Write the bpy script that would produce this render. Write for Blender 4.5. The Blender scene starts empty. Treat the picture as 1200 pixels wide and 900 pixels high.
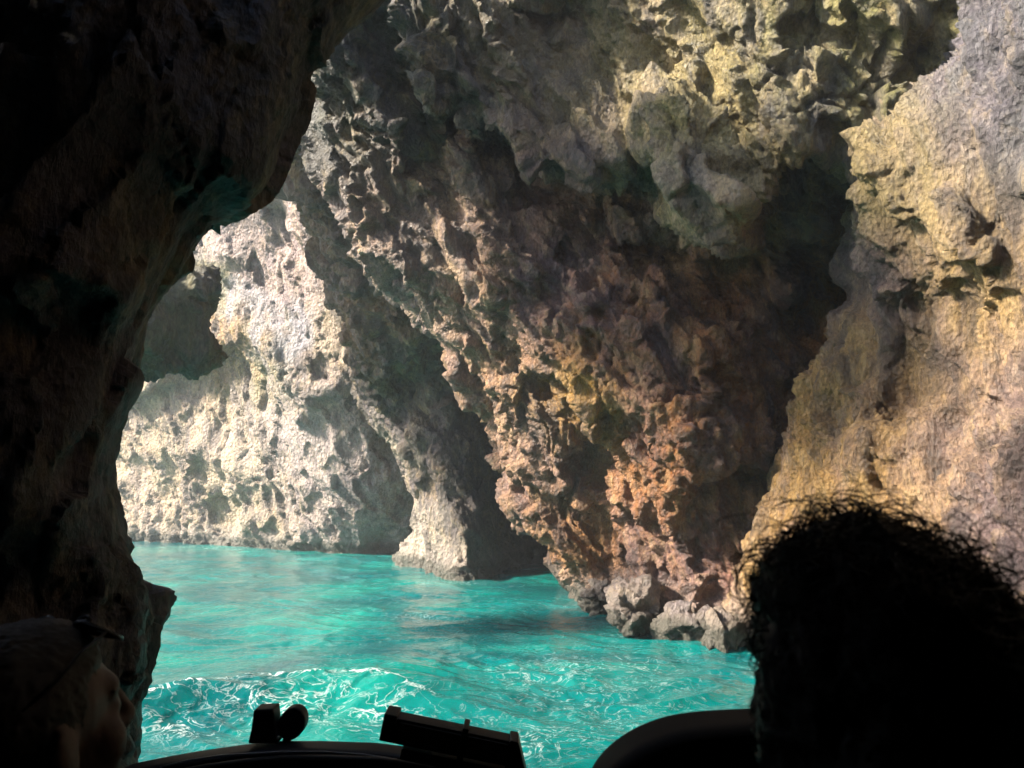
import bpy, bmesh, math, random, time
import numpy as np
from mathutils import Vector, Matrix
T0 = time.time()
R = math.radians
random.seed(7)
rng = np.random.default_rng(7)
scene = bpy.context.scene
COL = scene.collection

# ------------------------------------------------------------------ camera
F_PX, CAM_H, PITCH = 870.0, 1.6, R(7.5)
cam_d = bpy.data.cameras.new('camera')
cam = bpy.data.objects.new('camera', cam_d); COL.objects.link(cam)
cam_d.sensor_fit = 'HORIZONTAL'; cam_d.sensor_width = 36.0
cam_d.lens = 36.0 * F_PX / 1200.0
cam_d.dof.use_dof = True; cam_d.dof.focus_distance = 9.0; cam_d.dof.aperture_fstop = 9.0
cam_d.clip_start = 0.02; cam_d.clip_end = 5000
cam.location = (0, 0, CAM_H); cam.rotation_euler = (math.pi / 2 + PITCH, 0, 0)
scene.camera = cam

# ------------------------------------------------------------------ sky and sun
SUN_EL, SUN_AZ = R(34), R(-101)          # azimuth measured from +Y towards +X: the sun stands left, a little ahead
world = bpy.data.worlds.new('World'); scene.world = world; world.use_nodes = True
nt = world.node_tree; nt.nodes.clear()
sky = nt.nodes.new('ShaderNodeTexSky'); sky.sky_type = 'NISHITA'; sky.sun_disc = False
sky.sun_elevation = SUN_EL; sky.sun_rotation = SUN_AZ
bg = nt.nodes.new('ShaderNodeBackground'); bg.inputs[1].default_value = 0.07
wo = nt.nodes.new('ShaderNodeOutputWorld')
nt.links.new(sky.outputs[0], bg.inputs[0]); nt.links.new(bg.outputs[0], wo.inputs[0])
sun_d = bpy.data.lights.new('sun', 'SUN'); sun_d.energy = 3.0; sun_d.angle = R(9); sun_d.color = (1.0, 0.90, 0.74)
sun = bpy.data.objects.new('sun', sun_d); COL.objects.link(sun)
to_sun = Vector((math.sin(SUN_AZ) * math.cos(SUN_EL), math.cos(SUN_AZ) * math.cos(SUN_EL), math.sin(SUN_EL)))
sun.rotation_euler = to_sun.to_track_quat('Z', 'Y').to_euler()
sun.location = to_sun * 40
vs = scene.view_settings
vs.view_transform = 'Standard'; vs.look = 'None'; vs.gamma = 1; vs.use_curve_mapping = False
vs.exposure = 2.8
cy = scene.cycles
cy.use_denoising = True; cy.max_bounces = 8; cy.diffuse_bounces = 5; cy.glossy_bounces = 3
cy.sample_clamp_indirect = 6.0; cy.caustics_reflective = False; cy.caustics_refractive = False

# ------------------------------------------------------------------ pixel <-> place (the photograph is 1200 x 900)
CP, SP = math.cos(PITCH), math.sin(PITCH)
def P(u, v, Y):
    """point at distance Y ahead that shows at pixel (u, v); arrays allowed"""
    cx = (np.asarray(u, float) - 600) / F_PX; cyy = (450 - np.asarray(v, float)) / F_PX
    dy = CP - cyy * SP; t = np.asarray(Y, float) / dy
    return np.stack(np.broadcast_arrays(cx * t, np.asarray(Y, float), CAM_H + (SP + cyy * CP) * t), -1)
def pix(p):
    d = p - np.array([0, 0, CAM_H]); f = d[:, 1] * CP + d[:, 2] * SP; f = np.maximum(f, 0.05)
    return 600 + F_PX * d[:, 0] / f, 450 - F_PX * (-d[:, 1] * SP + d[:, 2] * CP) / f
def V3(u, v, Y): return Vector(P(u, v, Y).tolist())
def on_water(u, v, z=0.0):
    cyy = (450 - v) / F_PX
    return (z - CAM_H) / ((SP + cyy * CP) / (CP - cyy * SP))

# ------------------------------------------------------------------ noise (numpy)
PERM = rng.permutation(256).astype(np.int32); PERM = np.concatenate([PERM, PERM, PERM])
GRAD = rng.normal(size=(256, 3)); GRAD /= np.linalg.norm(GRAD, axis=1)[:, None]
RND = rng.random((256, 3)); RVEC = rng.normal(size=(256, 3)); RVEC /= np.linalg.norm(RVEC, axis=1)[:, None]
def hash3(i):
    i = i & 255
    return PERM[PERM[PERM[i[:, 0]] + i[:, 1]] + i[:, 2]]
def perlin(p):
    i = np.floor(p).astype(np.int32); f = p - i
    w = f * f * f * (f * (f * 6 - 15) + 10)
    out = 0.0
    for a in (0, 1):
        for b in (0, 1):
            for c in (0, 1):
                o = np.array([a, b, c], np.int32)
                g = GRAD[hash3(i + o)]
                d = np.einsum('ij,ij->i', g, f - o)
                wt = (w[:, 0] if a else 1 - w[:, 0]) * (w[:, 1] if b else 1 - w[:, 1]) * (w[:, 2] if c else 1 - w[:, 2])
                out = out + d * wt
    return out * 1.5
def fbm(p, octv=4, gain=0.5, lac=2.03):
    a, s, o = 1.0, 0.0, p
    for k in range(octv):
        s = s + a * perlin(o); a *= gain; o = o * lac + 17.3
    return s
def ridged(p, octv=4, gain=0.5):
    a, s, o = 1.0, 0.0, p
    for k in range(octv):
        s = s + a * (1 - 2 * np.abs(perlin(o))); a *= gain; o = o * 2.07 + 9.1
    return s
def worley(p):
    """distance to nearest cell point, gap to the second, facet value of the owning cell"""
    i = np.floor(p).astype(np.int32); n = len(p)
    f1 = np.full(n, 9.0); f2 = np.full(n, 9.0); own = np.zeros(n, np.int32); off = np.zeros((n, 3))
    for a in (-1, 0, 1):
        for b in (-1, 0, 1):
            for c in (-1, 0, 1):
                ci = i + np.array([a, b, c], np.int32); h = hash3(ci)
                d = ci + RND[h] - p; q = np.einsum('ij,ij->i', d, d)
                m = q < f1
                f2 = np.where(m, f1, np.minimum(f2, q)); f1 = np.where(m, q, f1)
                own[m] = h[m]; off[m] = d[m]
    f1 = np.sqrt(f1); f2 = np.sqrt(f2)
    facet = np.einsum('ij,ij->i', RVEC[own], off) + (RND[own, 0] - 0.5) * 0.6
    return f1, f2 - f1, facet, own

# ------------------------------------------------------------------ mesh helpers
def link(name, me, parent=None):
    o = bpy.data.objects.new(name, me); COL.objects.link(o)
    if parent is not None: o.parent = parent
    return o
def tag(o, label, cat=None, group=None, kind=None):
    o['label'] = label
    if cat: o['category'] = cat
    if group: o['group'] = group
    if kind: o['kind'] = kind
    return o
def from_np(name, verts, faces, smooth=True):
    me = bpy.data.meshes.new(name)
    faces = np.asarray(faces, np.int32); k = faces.shape[1]
    me.vertices.add(len(verts)); me.vertices.foreach_set('co', np.asarray(verts, np.float32).ravel())
    me.loops.add(faces.size); me.loops.foreach_set('vertex_index', faces.ravel())
    me.polygons.add(len(faces))
    me.polygons.foreach_set('loop_start', np.arange(0, faces.size, k, dtype=np.int32))
    me.polygons.foreach_set('loop_total', np.full(len(faces), k, np.int32))
    me.update(calc_edges=True); me.validate()
    if smooth: me.polygons.foreach_set('use_smooth', np.ones(len(me.polygons), bool))
    return me
def remesh(me, voxel, smooth=0):
    tmp = bpy.data.objects.new('tmp', me); COL.objects.link(tmp)
    m = tmp.modifiers.new('r', 'REMESH'); m.mode = 'VOXEL'; m.voxel_size = voxel; m.use_smooth_shade = True
    if smooth:
        s = tmp.modifiers.new('s', 'SMOOTH'); s.iterations = smooth; s.factor = 0.5
    dg = bpy.context.evaluated_depsgraph_get()
    out = bpy.data.meshes.new_from_object(tmp.evaluated_get(dg))
    bpy.data.objects.remove(tmp); bpy.data.meshes.remove(me)
    return out
def co_no(me):
    n = len(me.vertices); c = np.empty(n * 3, np.float32); me.vertices.foreach_get('co', c)
    me.update(); q = np.empty(n * 3, np.float32); me.vertices.foreach_get('normal', q)
    return c.reshape(-1, 3).astype(float), q.reshape(-1, 3).astype(float)
def set_co(me, c):
    me.vertices.foreach_set('co', c.astype(np.float32).ravel()); me.update()

# ------------------------------------------------------------------ materials
def new_mat(name):
    m = bpy.data.materials.new(name); m.use_nodes = True
    n = m.node_tree; b = n.nodes['Principled BSDF']
    return m, n, b
def nd(n, typ, **kw):
    x = n.nodes.new(typ)
    for k, v in kw.items():
        if k.startswith('i_'): x.inputs[k[2:].replace('_', ' ')].default_value = v
        else: setattr(x, k, v)
    return x
def ramp(n, fac, stops):
    r = n.nodes.new('ShaderNodeValToRGB'); n.links.new(fac, r.inputs[0])
    while len(r.color_ramp.elements) < len(stops): r.color_ramp.elements.new(0.5)
    for e, (p, c) in zip(r.color_ramp.elements, stops):
        e.position = p; e.color = (*c, 1) if len(c) == 3 else c
    return r.outputs[0]
def mixc(n, fac, a, b, mode='MIX'):
    m = n.nodes.new('ShaderNodeMix'); m.data_type = 'RGBA'; m.blend_type = mode
    for s, v in ((m.inputs[0], fac), (m.inputs[6], a), (m.inputs[7], b)):
        if hasattr(v, 'is_linked'): n.links.new(v, s)
        elif isinstance(v, (int, float)): s.default_value = v
        else: s.default_value = (*v, 1)
    return m.outputs[2]
def math_(n, op, a, b=0.0):
    m = n.nodes.new('ShaderNodeMath'); m.operation = op
    for s, v in zip(m.inputs, (a, b)):
        if hasattr(v, 'is_linked'): n.links.new(v, s)
        else: s.default_value = v
    return m.outputs[0]
def plain(name, col, rough=0.5, metal=0.0, bump=0.0, scale=200.0):
    m, n, b = new_mat(name)
    tx = nd(n, 'ShaderNodeTexNoise'); tx.inputs['Scale'].default_value = scale; tx.inputs['Detail'].default_value = 5
    c = mixc(n, tx.outputs[0], tuple(x * 0.75 for x in col), tuple(min(1, x * 1.25) for x in col))
    n.links.new(c, b.inputs['Base Color']); b.inputs['Roughness'].default_value = rough; b.inputs['Metallic'].default_value = metal; b.inputs['Specular IOR Level'].default_value = .3
    if bump:
        bp = nd(n, 'ShaderNodeBump'); bp.inputs['Strength'].default_value = bump; bp.inputs['Distance'].default_value = 0.002
        n.links.new(tx.outputs[0], bp.inputs['Height']); n.links.new(bp.outputs[0], b.inputs['Normal'])
    return m
def rock_material(name, px=1.0, wet=0.45):
    """limestone: mineral tint with some painted shade from the mesh, broken by stains, crusts and fine relief; px = size of the fine relief"""
    m, n, b = new_mat(name); L = n.links.new
    geo = nd(n, 'ShaderNodeNewGeometry'); pos = geo.outputs['Position']
    at = nd(n, 'ShaderNodeAttribute'); at.attribute_name = 'tint'
    sq = nd(n, 'ShaderNodeVectorMath', operation='MULTIPLY'); L(pos, sq.inputs[0]); sq.inputs[1].default_value = (1.25, 1.25, .5); raw = pos; pos = sq.outputs[0]
    def noise(scale, det=8, rough=0.6, dist=0.0):
        t = nd(n, 'ShaderNodeTexNoise'); L(pos, t.inputs['Vector'])
        t.inputs['Scale'].default_value = scale; t.inputs['Detail'].default_value = det
        t.inputs['Roughness'].default_value = rough; t.inputs['Distortion'].default_value = dist
        return t.outputs[0]
    nA, nB, nC, nD = noise(1.3, 8, .65, .6), noise(3.7, 8, .7, .4), noise(11, 6, .65), noise(0.9, 6, .6)
    c = at.outputs[0]
    # purple-grey mineral veins, ochre patches, pale crust, dark manganese stains
    c = mixc(n, ramp(n, nA, [(.47, (0, 0, 0)), (.60, (.75, .75, .75))]), c, mixc(n, .5, c, (.15, .11, .15)))
    c = mixc(n, ramp(n, nB, [(.50, (0, 0, 0)), (.66, (.7, .7, .7))]), c, mixc(n, .55, c, (.42, .30, .15)))
    c = mixc(n, ramp(n, nC, [(.52, (0, 0, 0)), (.68, (.6, .6, .6))]), c, mixc(n, .28, c, (.50, .43, .34)))
    st = math_(n, 'MULTIPLY', nB, nD)
    c = mixc(n, ramp(n, st, [(.17, (.9, .9, .9)), (.26, (0, 0, 0))]), c, mixc(n, .75, c, (.035, .03, .035)))
    c = mixc(n, 1.0, c, ramp(n, noise(38 / px, 6, .7), [(.32, (.55, .55, .56)), (.5, (.95, .95, .95)), (.68, (1.35, 1.33, 1.3))]), 'MULTIPLY')
    # tide band: barnacle crust just above the water, dark wet foot
    sep = nd(n, 'ShaderNodeSeparateXYZ'); L(raw, sep.inputs[0])
    zz = math_(n, 'ADD', sep.outputs[2], math_(n, 'MULTIPLY', nB, -.35))
    c = mixc(n, ramp(n, math_(n, 'ADD', zz, .5), [(.62, (.5, .5, .5)), (.9, (0, 0, 0))]), c, (.30, .25, .22))
    c = mixc(n, ramp(n, math_(n, 'ADD', zz, .5), [(.50, (.9, .9, .9)), (.62, (0, 0, 0))]), c, (.075, .07, .055))
    L(c, b.inputs['Base Color'])
    L(ramp(n, nB, [(.3, (wet - .12,) * 3), (.7, (wet + .25,) * 3)]), b.inputs['Roughness'])
    b.inputs['Specular IOR Level'].default_value = 0.5
    vo = nd(n, 'ShaderNodeTexVoronoi'); L(raw, vo.inputs['Vector']); vo.inputs['Scale'].default_value = 22 / px
    h = math_(n, 'ADD', math_(n, 'MULTIPLY', noise(30 / px, 8, .7), 1.0), math_(n, 'MULTIPLY', vo.outputs[0], .5))
    bp = nd(n, 'ShaderNodeBump'); bp.inputs['Strength'].default_value = 1.0; bp.inputs['Distance'].default_value = .06 * px
    L(h, bp.inputs['Height']); L(bp.outputs[0], b.inputs['Normal'])
    return m
ROCK = rock_material('rock_near', 1.0, .5)
ROCK_FAR = rock_material('rock_far', 1.7, .55)

# ------------------------------------------------------------------ rock masses
def tps(pts):
    a = np.array([(u / 100, v / 100) for u, v, y in pts]); z = np.log([y for u, v, y in pts])
    def ker(r2): return 0.5 * r2 * np.log(np.maximum(r2, 1e-9))
    n = len(a); K = ker(((a[:, None] - a[None]) ** 2).sum(-1)) + np.eye(n) * 0.25
    Pm = np.hstack([np.ones((n, 1)), a])
    A = np.zeros((n + 3, n + 3)); A[:n, :n] = K; A[:n, n:] = Pm; A[n:, :n] = Pm.T
    w = np.linalg.solve(A, np.concatenate([z, np.zeros(3)]))
    lo, hi = z.min() - 0.25, z.max() + 0.25
    def f(u, v):
        q = np.stack([u / 100, v / 100], -1); out = np.empty(len(q))
        for s in range(0, len(q), 20000):
            e = q[s:s + 20000]
            out[s:s + 20000] = ker(((e[:, None] - a[None]) ** 2).sum(-1)) @ w[:n] + w[n] + e @ w[n + 1:]
        return np.exp(np.clip(out, lo, hi))
    return f
def poly_sd(u, v, poly):
    """distance inside a polygon (negative outside)"""
    d = np.full(len(u), 1e9); ins = np.zeros(len(u), bool); n = len(poly)
    for k in range(n):
        (ax, ay), (bx, by) = poly[k], poly[(k + 1) % n]
        ex, ey = bx - ax, by - ay
        t = np.clip(((u - ax) * ex + (v - ay) * ey) / (ex * ex + ey * ey + 1e-9), 0, 1)
        d = np.minimum(d, np.hypot(u - ax - t * ex, v - ay - t * ey))
        if ay != by:
            c = ((ay > v) != (by > v)) & (u < (bx - ax) * (v - ay) / (by - ay) + ax)
            ins ^= c
    return np.where(ins, d, -d)
def line_d(u, v, pts):
    """distance to a polyline and the side (positive below/right of it)"""
    d = np.full(len(u), 1e9); s = np.zeros(len(u))
    for (ax, ay), (bx, by) in zip(pts[:-1], pts[1:]):
        ex, ey = bx - ax, by - ay
        t = np.clip(((u - ax) * ex + (v - ay) * ey) / (ex * ex + ey * ey), 0, 1)
        q = np.hypot(u - ax - t * ex, v - ay - t * ey); m = q < d
        cr = ex * (v - ay) - ey * (u - ax)
        d = np.where(m, q, d); s = np.where(m, np.sign(cr), s)
    return d, s
def features(u, v, Y, feats):
    wob = fbm(np.stack([u / 45, v / 45, np.zeros_like(u)], -1), 3)
    wob2 = fbm(np.stack([u / 45, v / 45, np.full_like(u, 5.)], -1), 3)
    uu, vv = u + 24 * wob, v + 24 * wob2
    for f in feats:
        if f[0] == 'ledge':        # rock above the line stands out, below it falls back
            _, pts, A, da, B, db = f
            d, s = line_d(uu, vv, pts)
            soft = np.clip(d / 6, 0, 1)
            Y = Y + np.where(s < 0, -A * np.exp(-d / da), B * np.exp(-d / db)) * soft
        elif f[0] == 'ridge':      # a rib (positive = towards the viewer)
            _, pts, A, w = f
            d, s = line_d(uu, vv, pts); Y = Y - A * np.exp(-(d / w) ** 2)
        elif f[0] == 'pit':        # a hollow
            _, cu, cv, ru, rv, ang, A = f
            c, sn = math.cos(R(ang)), math.sin(R(ang))
            x = ((uu - cu) * c + (vv - cv) * sn) / ru; y = (-(uu - cu) * sn + (vv - cv) * c) / rv
            q = np.sqrt(x * x + y * y); Y = Y + A * np.clip(1.25 - q, 0, 1) ** 0.7 * (q < 1.25)
    return Y
def smooth_n(me, n, it):
    """normals averaged over the neighbours"""
    e = np.empty(len(me.edges) * 2, np.int32); me.edges.foreach_get('vertices', e); e = e.reshape(-1, 2); N = len(n)
    i = np.concatenate([e[:, 0], e[:, 1]]); j = np.concatenate([e[:, 1], e[:, 0]])
    for _ in range(it):
        n = np.stack([n[:, k] + np.bincount(i, n[j, k], N) for k in range(3)], -1)
        n /= np.linalg.norm(n, axis=1)[:, None] + 1e-9
    return n
def refine(c, q, n, k):
    """split the quads that face the viewer into k x k; returns points, quads, weight of fine relief, normals"""
    cen = c[q].mean(1); fn = np.cross(c[q[:, 2]] - c[q[:, 0]], c[q[:, 3]] - c[q[:, 1]]); fn /= np.linalg.norm(fn, axis=1)[:, None] + 1e-12
    vd = cen - np.array([0, 0, CAM_H]); vd /= np.linalg.norm(vd, axis=1)[:, None]
    pu, pv = pix(cen)
    sel = (pu > -110) & (pu < 1310) & (pv > -90) & (pv < 940) & ((fn * vd).sum(1) < .7) & (cen[:, 1] > .5) & (cen[:, 2] > -.35)
    hard = np.zeros(len(c), bool); hard[q[~sel].ravel()] = True
    qs = q[sel]; t = np.linspace(0, 1, k + 1); A, B = np.meshgrid(t, t, indexing='ij'); A, B = A.ravel(), B.ravel()
    W = np.stack([(1 - A) * (1 - B), A * (1 - B), A * B, (1 - A) * B], -1)
    def up(x): return np.einsum('mw,qw...->qm...', W, x[qs])
    pts = up(c).reshape(-1, 3); nn = up(n).reshape(-1, 3); wt = np.minimum(1, up(1.0 - hard) * 1.0).ravel()
    allp = np.concatenate([c, pts]); alln = np.concatenate([n, nn]); allw = np.concatenate([np.where(hard, 0., 1.), wt])
    r = np.round(allp * 20000).astype(np.int64); key = r[:, 0] * 73856093 ^ (r[:, 1] * 19349663) * 7 ^ (r[:, 2] * 83492791) * 13
    _, first, inv = np.unique(key, return_index=True, return_inverse=True); inv = inv.ravel()
    m = k + 1; g = np.arange(m * m).reshape(m, m)
    cell = np.stack([g[:-1, :-1], g[1:, :-1], g[1:, 1:], g[:-1, 1:]], -1).reshape(-1, 4)
    fq = (np.arange(len(qs))[:, None, None] * m * m + cell[None] + len(c)).reshape(-1, 4)
    quads = inv[np.concatenate([fq, q[~sel]])]
    used = np.unique(quads); rm = np.zeros(len(first), np.int64); rm[used] = np.arange(len(used))
    f = first[used]; an = alln[f]; an /= np.linalg.norm(an, axis=1)[:, None] + 1e-9
    return allp[f], rm[quads], allw[f], an
def rock(name, poly, pts, thick, edge, voxel, feats=(), flow=None, amp=1.0, tints=(), mat=None, step=8, scal=1.0, block=0.5, far=1.0, edge_jag=10, bed=(.3, .2, 1.0), beds=1.0, sub=3, pits=.05):
    us = [p[0] for p in poly]; vv = [p[1] for p in poly]
    gu = np.arange(min(us), max(us) + step, step); gv = np.arange(min(vv), max(vv) + step, step)
    U, W = np.meshgrid(gu, gv, indexing='ij'); u, v = U.ravel().astype(float), W.ravel().astype(float)
    ju = edge_jag * fbm(np.stack([u / 40, v / 40, np.full_like(u, 3.)], -1), 3)
    sd = poly_sd(u + ju, v, poly); Y = features(u, v, tps(pts)(u, v), feats)
    s = np.clip(sd * Y / F_PX / edge, 0, 1); bend = 1 - np.sqrt(np.clip(1 - (1 - s) ** 2, 0, 1))
    Yf = Y + edge * bend; Yb = Y + thick - min(edge, thick * .3) * bend
    Yb = np.maximum(Yb, Yf + .05)
    nv = len(gv); ok = (sd > 0).reshape(U.shape)
    cell = ok[:-1, :-1] & ok[1:, :-1] & ok[:-1, 1:] & ok[1:, 1:]
    ids = np.arange(len(u)).reshape(U.shape); N = len(u)
    ci, cj = np.nonzero(cell)
    q = np.stack([ids[ci, cj], ids[ci, cj + 1], ids[ci + 1, cj + 1], ids[ci + 1, cj]], -1)
    fs = [q, q[:, ::-1] + N]
    pad = np.pad(cell, 1)
    for di, dj, a, b in ((-1, 0, (0, 0), (0, 1)), (1, 0, (1, 1), (1, 0)), (0, -1, (1, 0), (0, 0)), (0, 1, (0, 1), (1, 1))):
        m = ~pad[ci + 1 + di, cj + 1 + dj]
        e0 = ids[ci[m] + a[0], cj[m] + a[1]]; e1 = ids[ci[m] + b[0], cj[m] + b[1]]
        fs.append(np.stack([e1, e0, e0 + N, e1 + N], -1))
    f = np.concatenate(fs)
    pts3 = np.concatenate([P(u, v, Yf), P(u, v, Yb)])
    used = np.unique(f); remap = np.zeros(2 * N, np.int32); remap[used] = np.arange(len(used))
    me = from_np(name, pts3[used], remap[f])
    # frame of the rock: long axis along `flow`, beds stacked along `bed`
    fl = np.array(flow if flow is not None else (0, 0, 1.0)); fl = fl / np.linalg.norm(fl)
    bd = np.array(bed, float); bd = bd / np.linalg.norm(bd)
    def aniso(p, k): return p - (1 - 1 / k) * (p @ fl)[:, None] * fl
    def warp(p, fq, am): return np.stack([perlin(p * fq + k * 31) for k in range(3)], -1) * am
    def saw(p, th, seed):
        x = (p @ bd) / th + 1.1 * perlin(p * (.45 / th) + seed) + .25 * perlin(p * (1.7 / th) + seed)
        k = np.floor(x); t = x - k
        a = .35 + .65 * RND[(k.astype(int) * 7 + int(seed)) & 255, 1]
        return a * (np.minimum(t / .82, (1 - t) / .18) - .5)
    v1 = voxel * 2.6
    me = remesh(me, v1)
    c, n = co_no(me); n = smooth_n(me, n, 8)
    w = warp(c, .8, .35 * far); cw = c + w
    d = .16 * far * fbm(aniso(cw, 1.6) * (.55 / far), 3)
    d += block * .30 * far * worley(aniso(cw, 1.8) * (1.25 / far))[2]
    d += beds * .16 * far * saw(cw, .62 * far, 3.)
    set_co(me, c + n * (amp * d)[:, None])
    me = remesh(me, v1)
    # finer mesh where it faces the boat
    c, n = co_no(me); n = smooth_n(me, n, 4)
    q = np.empty(len(me.loops), np.int32); me.loops.foreach_get('vertex_index', q); q = q.reshape(-1, 4)
    bpy.data.meshes.remove(me)
    c, q, msk, n = refine(c, q, n, sub)
    msk = msk * amp
    w = warp(c, 1.9, .14 * far); cw = c + w
    rough = np.clip(.85 + .9 * fbm(c * (.7 / far) + 60, 2), .3, 1.5)
    a3 = aniso(cw, 3.0)
    f1, gap, facet, own = worley(a3 * (3.6 / far) + 7)
    d = block * .24 * far * facet + .03 * far * (f1 - .5)
    d += beds * .075 * far * saw(cw, .19 * far, 11.) * rough
    f1, gap, facet, own = worley(a3 * (8.5 / far) + 11)
    deep = (RND[own, 2] > .78) * np.clip(1 - f1 * 1.6, 0, 1)
    d += scal * rough * (.050 * far * facet + .018 * far * (f1 - .45) - .035 * far * deep)
    d += .040 * far * rough * (ridged(aniso(cw, 4.0) * (3.4 / far), 3) - .4)
    p2 = aniso(c + w * .6, 2.6)
    f1, gap, facet, own = worley(p2 * (19 / far) + 5)
    d += rough * (.019 * far * facet + .012 * far * (f1 - .45)) + beds * .016 * far * saw(c + w * .6, .065 * far, 23.) * rough
    d += .016 * far * rough * ridged(aniso(c, 3.0) * (13 / far), 2)
    f1, gap, facet, own = worley(aniso(c + w * 1.4, 3.6) * (3.3 / far) + 31)
    d -= pits * far * (RND[own, 1] > .55) * np.clip(1.15 - f1 * 2.1, 0, 1) ** .8 * (.5 + RND[own, 0])
    f1, gap, facet, own = worley(aniso(c + w * 2.5, 4.0) * (2.0 / far) + 47)
    d -= .06 * far * np.exp(-(gap / .03) ** 2) * rough
    c = c + n * (d * msk)[:, None]
    e = np.concatenate([q[:, [0, 1]], q[:, [1, 2]], q[:, [2, 3]], q[:, [3, 0]]])
    ei, ej = np.concatenate([e[:, 0], e[:, 1]]), np.concatenate([e[:, 1], e[:, 0]]); N2 = len(c); deg = np.maximum(np.bincount(ei, minlength=N2), 1)
    for _ in range(2):
        el = np.linalg.norm(c[ei] - c[ej], axis=1); lm = (np.bincount(ei, el ** 6, N2) ** (1 / 6.))
        hot = np.clip((lm / (voxel * 2.6 / sub) - 3.0) / 1.2, 0, 1) * (msk > 0)
        av = np.stack([np.bincount(ei, c[ej, k], N2) for k in range(3)], -1) / deg[:, None]
        c = c + (av - c) * (.6 * np.minimum(hot, 1))[:, None]
    me = from_np(name, c, q, smooth=True)
    # mineral tint, with some shade painted in
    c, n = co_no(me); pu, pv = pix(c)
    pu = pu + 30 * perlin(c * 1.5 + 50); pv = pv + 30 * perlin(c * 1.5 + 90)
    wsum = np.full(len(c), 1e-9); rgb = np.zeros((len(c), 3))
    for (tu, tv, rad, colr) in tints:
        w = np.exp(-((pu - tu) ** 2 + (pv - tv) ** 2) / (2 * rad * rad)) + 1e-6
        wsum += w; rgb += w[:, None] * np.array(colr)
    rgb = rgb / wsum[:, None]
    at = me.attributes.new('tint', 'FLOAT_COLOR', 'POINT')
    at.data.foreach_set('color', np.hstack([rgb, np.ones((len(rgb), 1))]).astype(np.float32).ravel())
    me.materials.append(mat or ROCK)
    o = link(name, me)
    print(name, len(me.polygons), round(time.time() - T0, 1))
    return o

OCHRE, BROWN, GREY, PURP, MOSS, YEL, WARM, PALE, DARK, RUST = (
    (.34, .23, .115), (.18, .115, .07), (.28, .25, .21), (.22, .17, .175), (.19, .185, .075), (.34, .28, .12),
    (.38, .265, .145), (.46, .39, .31), (.11, .085, .065), (.28, .13, .055))

# left wall: the dark arch between the boat and the open water
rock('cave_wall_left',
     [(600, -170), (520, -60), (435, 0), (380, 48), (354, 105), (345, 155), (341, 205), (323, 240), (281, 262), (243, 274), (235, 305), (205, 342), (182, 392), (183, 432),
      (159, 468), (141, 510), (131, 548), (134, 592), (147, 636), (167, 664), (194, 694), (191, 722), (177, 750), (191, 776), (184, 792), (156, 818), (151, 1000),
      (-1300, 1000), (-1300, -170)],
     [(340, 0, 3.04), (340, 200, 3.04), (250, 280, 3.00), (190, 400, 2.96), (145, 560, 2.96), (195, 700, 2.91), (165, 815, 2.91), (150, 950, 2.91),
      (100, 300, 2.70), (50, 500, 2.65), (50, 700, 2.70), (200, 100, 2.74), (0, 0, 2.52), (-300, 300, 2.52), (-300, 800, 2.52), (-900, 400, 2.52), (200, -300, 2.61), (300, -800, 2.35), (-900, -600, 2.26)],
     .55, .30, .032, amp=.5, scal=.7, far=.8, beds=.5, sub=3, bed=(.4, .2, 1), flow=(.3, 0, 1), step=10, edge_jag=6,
     feats=[('pit', 70, 690, 14, 20, 20, .25), ('ledge', [(-50, 330), (60, 325), (140, 370)], .2, 60, .1, 60), ('ledge', [(60, 640), (130, 690), (200, 700)], .15, 40, .2, 40)],
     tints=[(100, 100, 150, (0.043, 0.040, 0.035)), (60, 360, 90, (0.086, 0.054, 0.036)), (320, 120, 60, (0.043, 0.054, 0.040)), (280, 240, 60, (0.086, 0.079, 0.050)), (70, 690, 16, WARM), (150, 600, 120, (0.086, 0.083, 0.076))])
tag(bpy.data.objects['cave_wall_left'], 'dark shadowed cave wall arching over the left of the opening', kind='structure')

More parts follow.
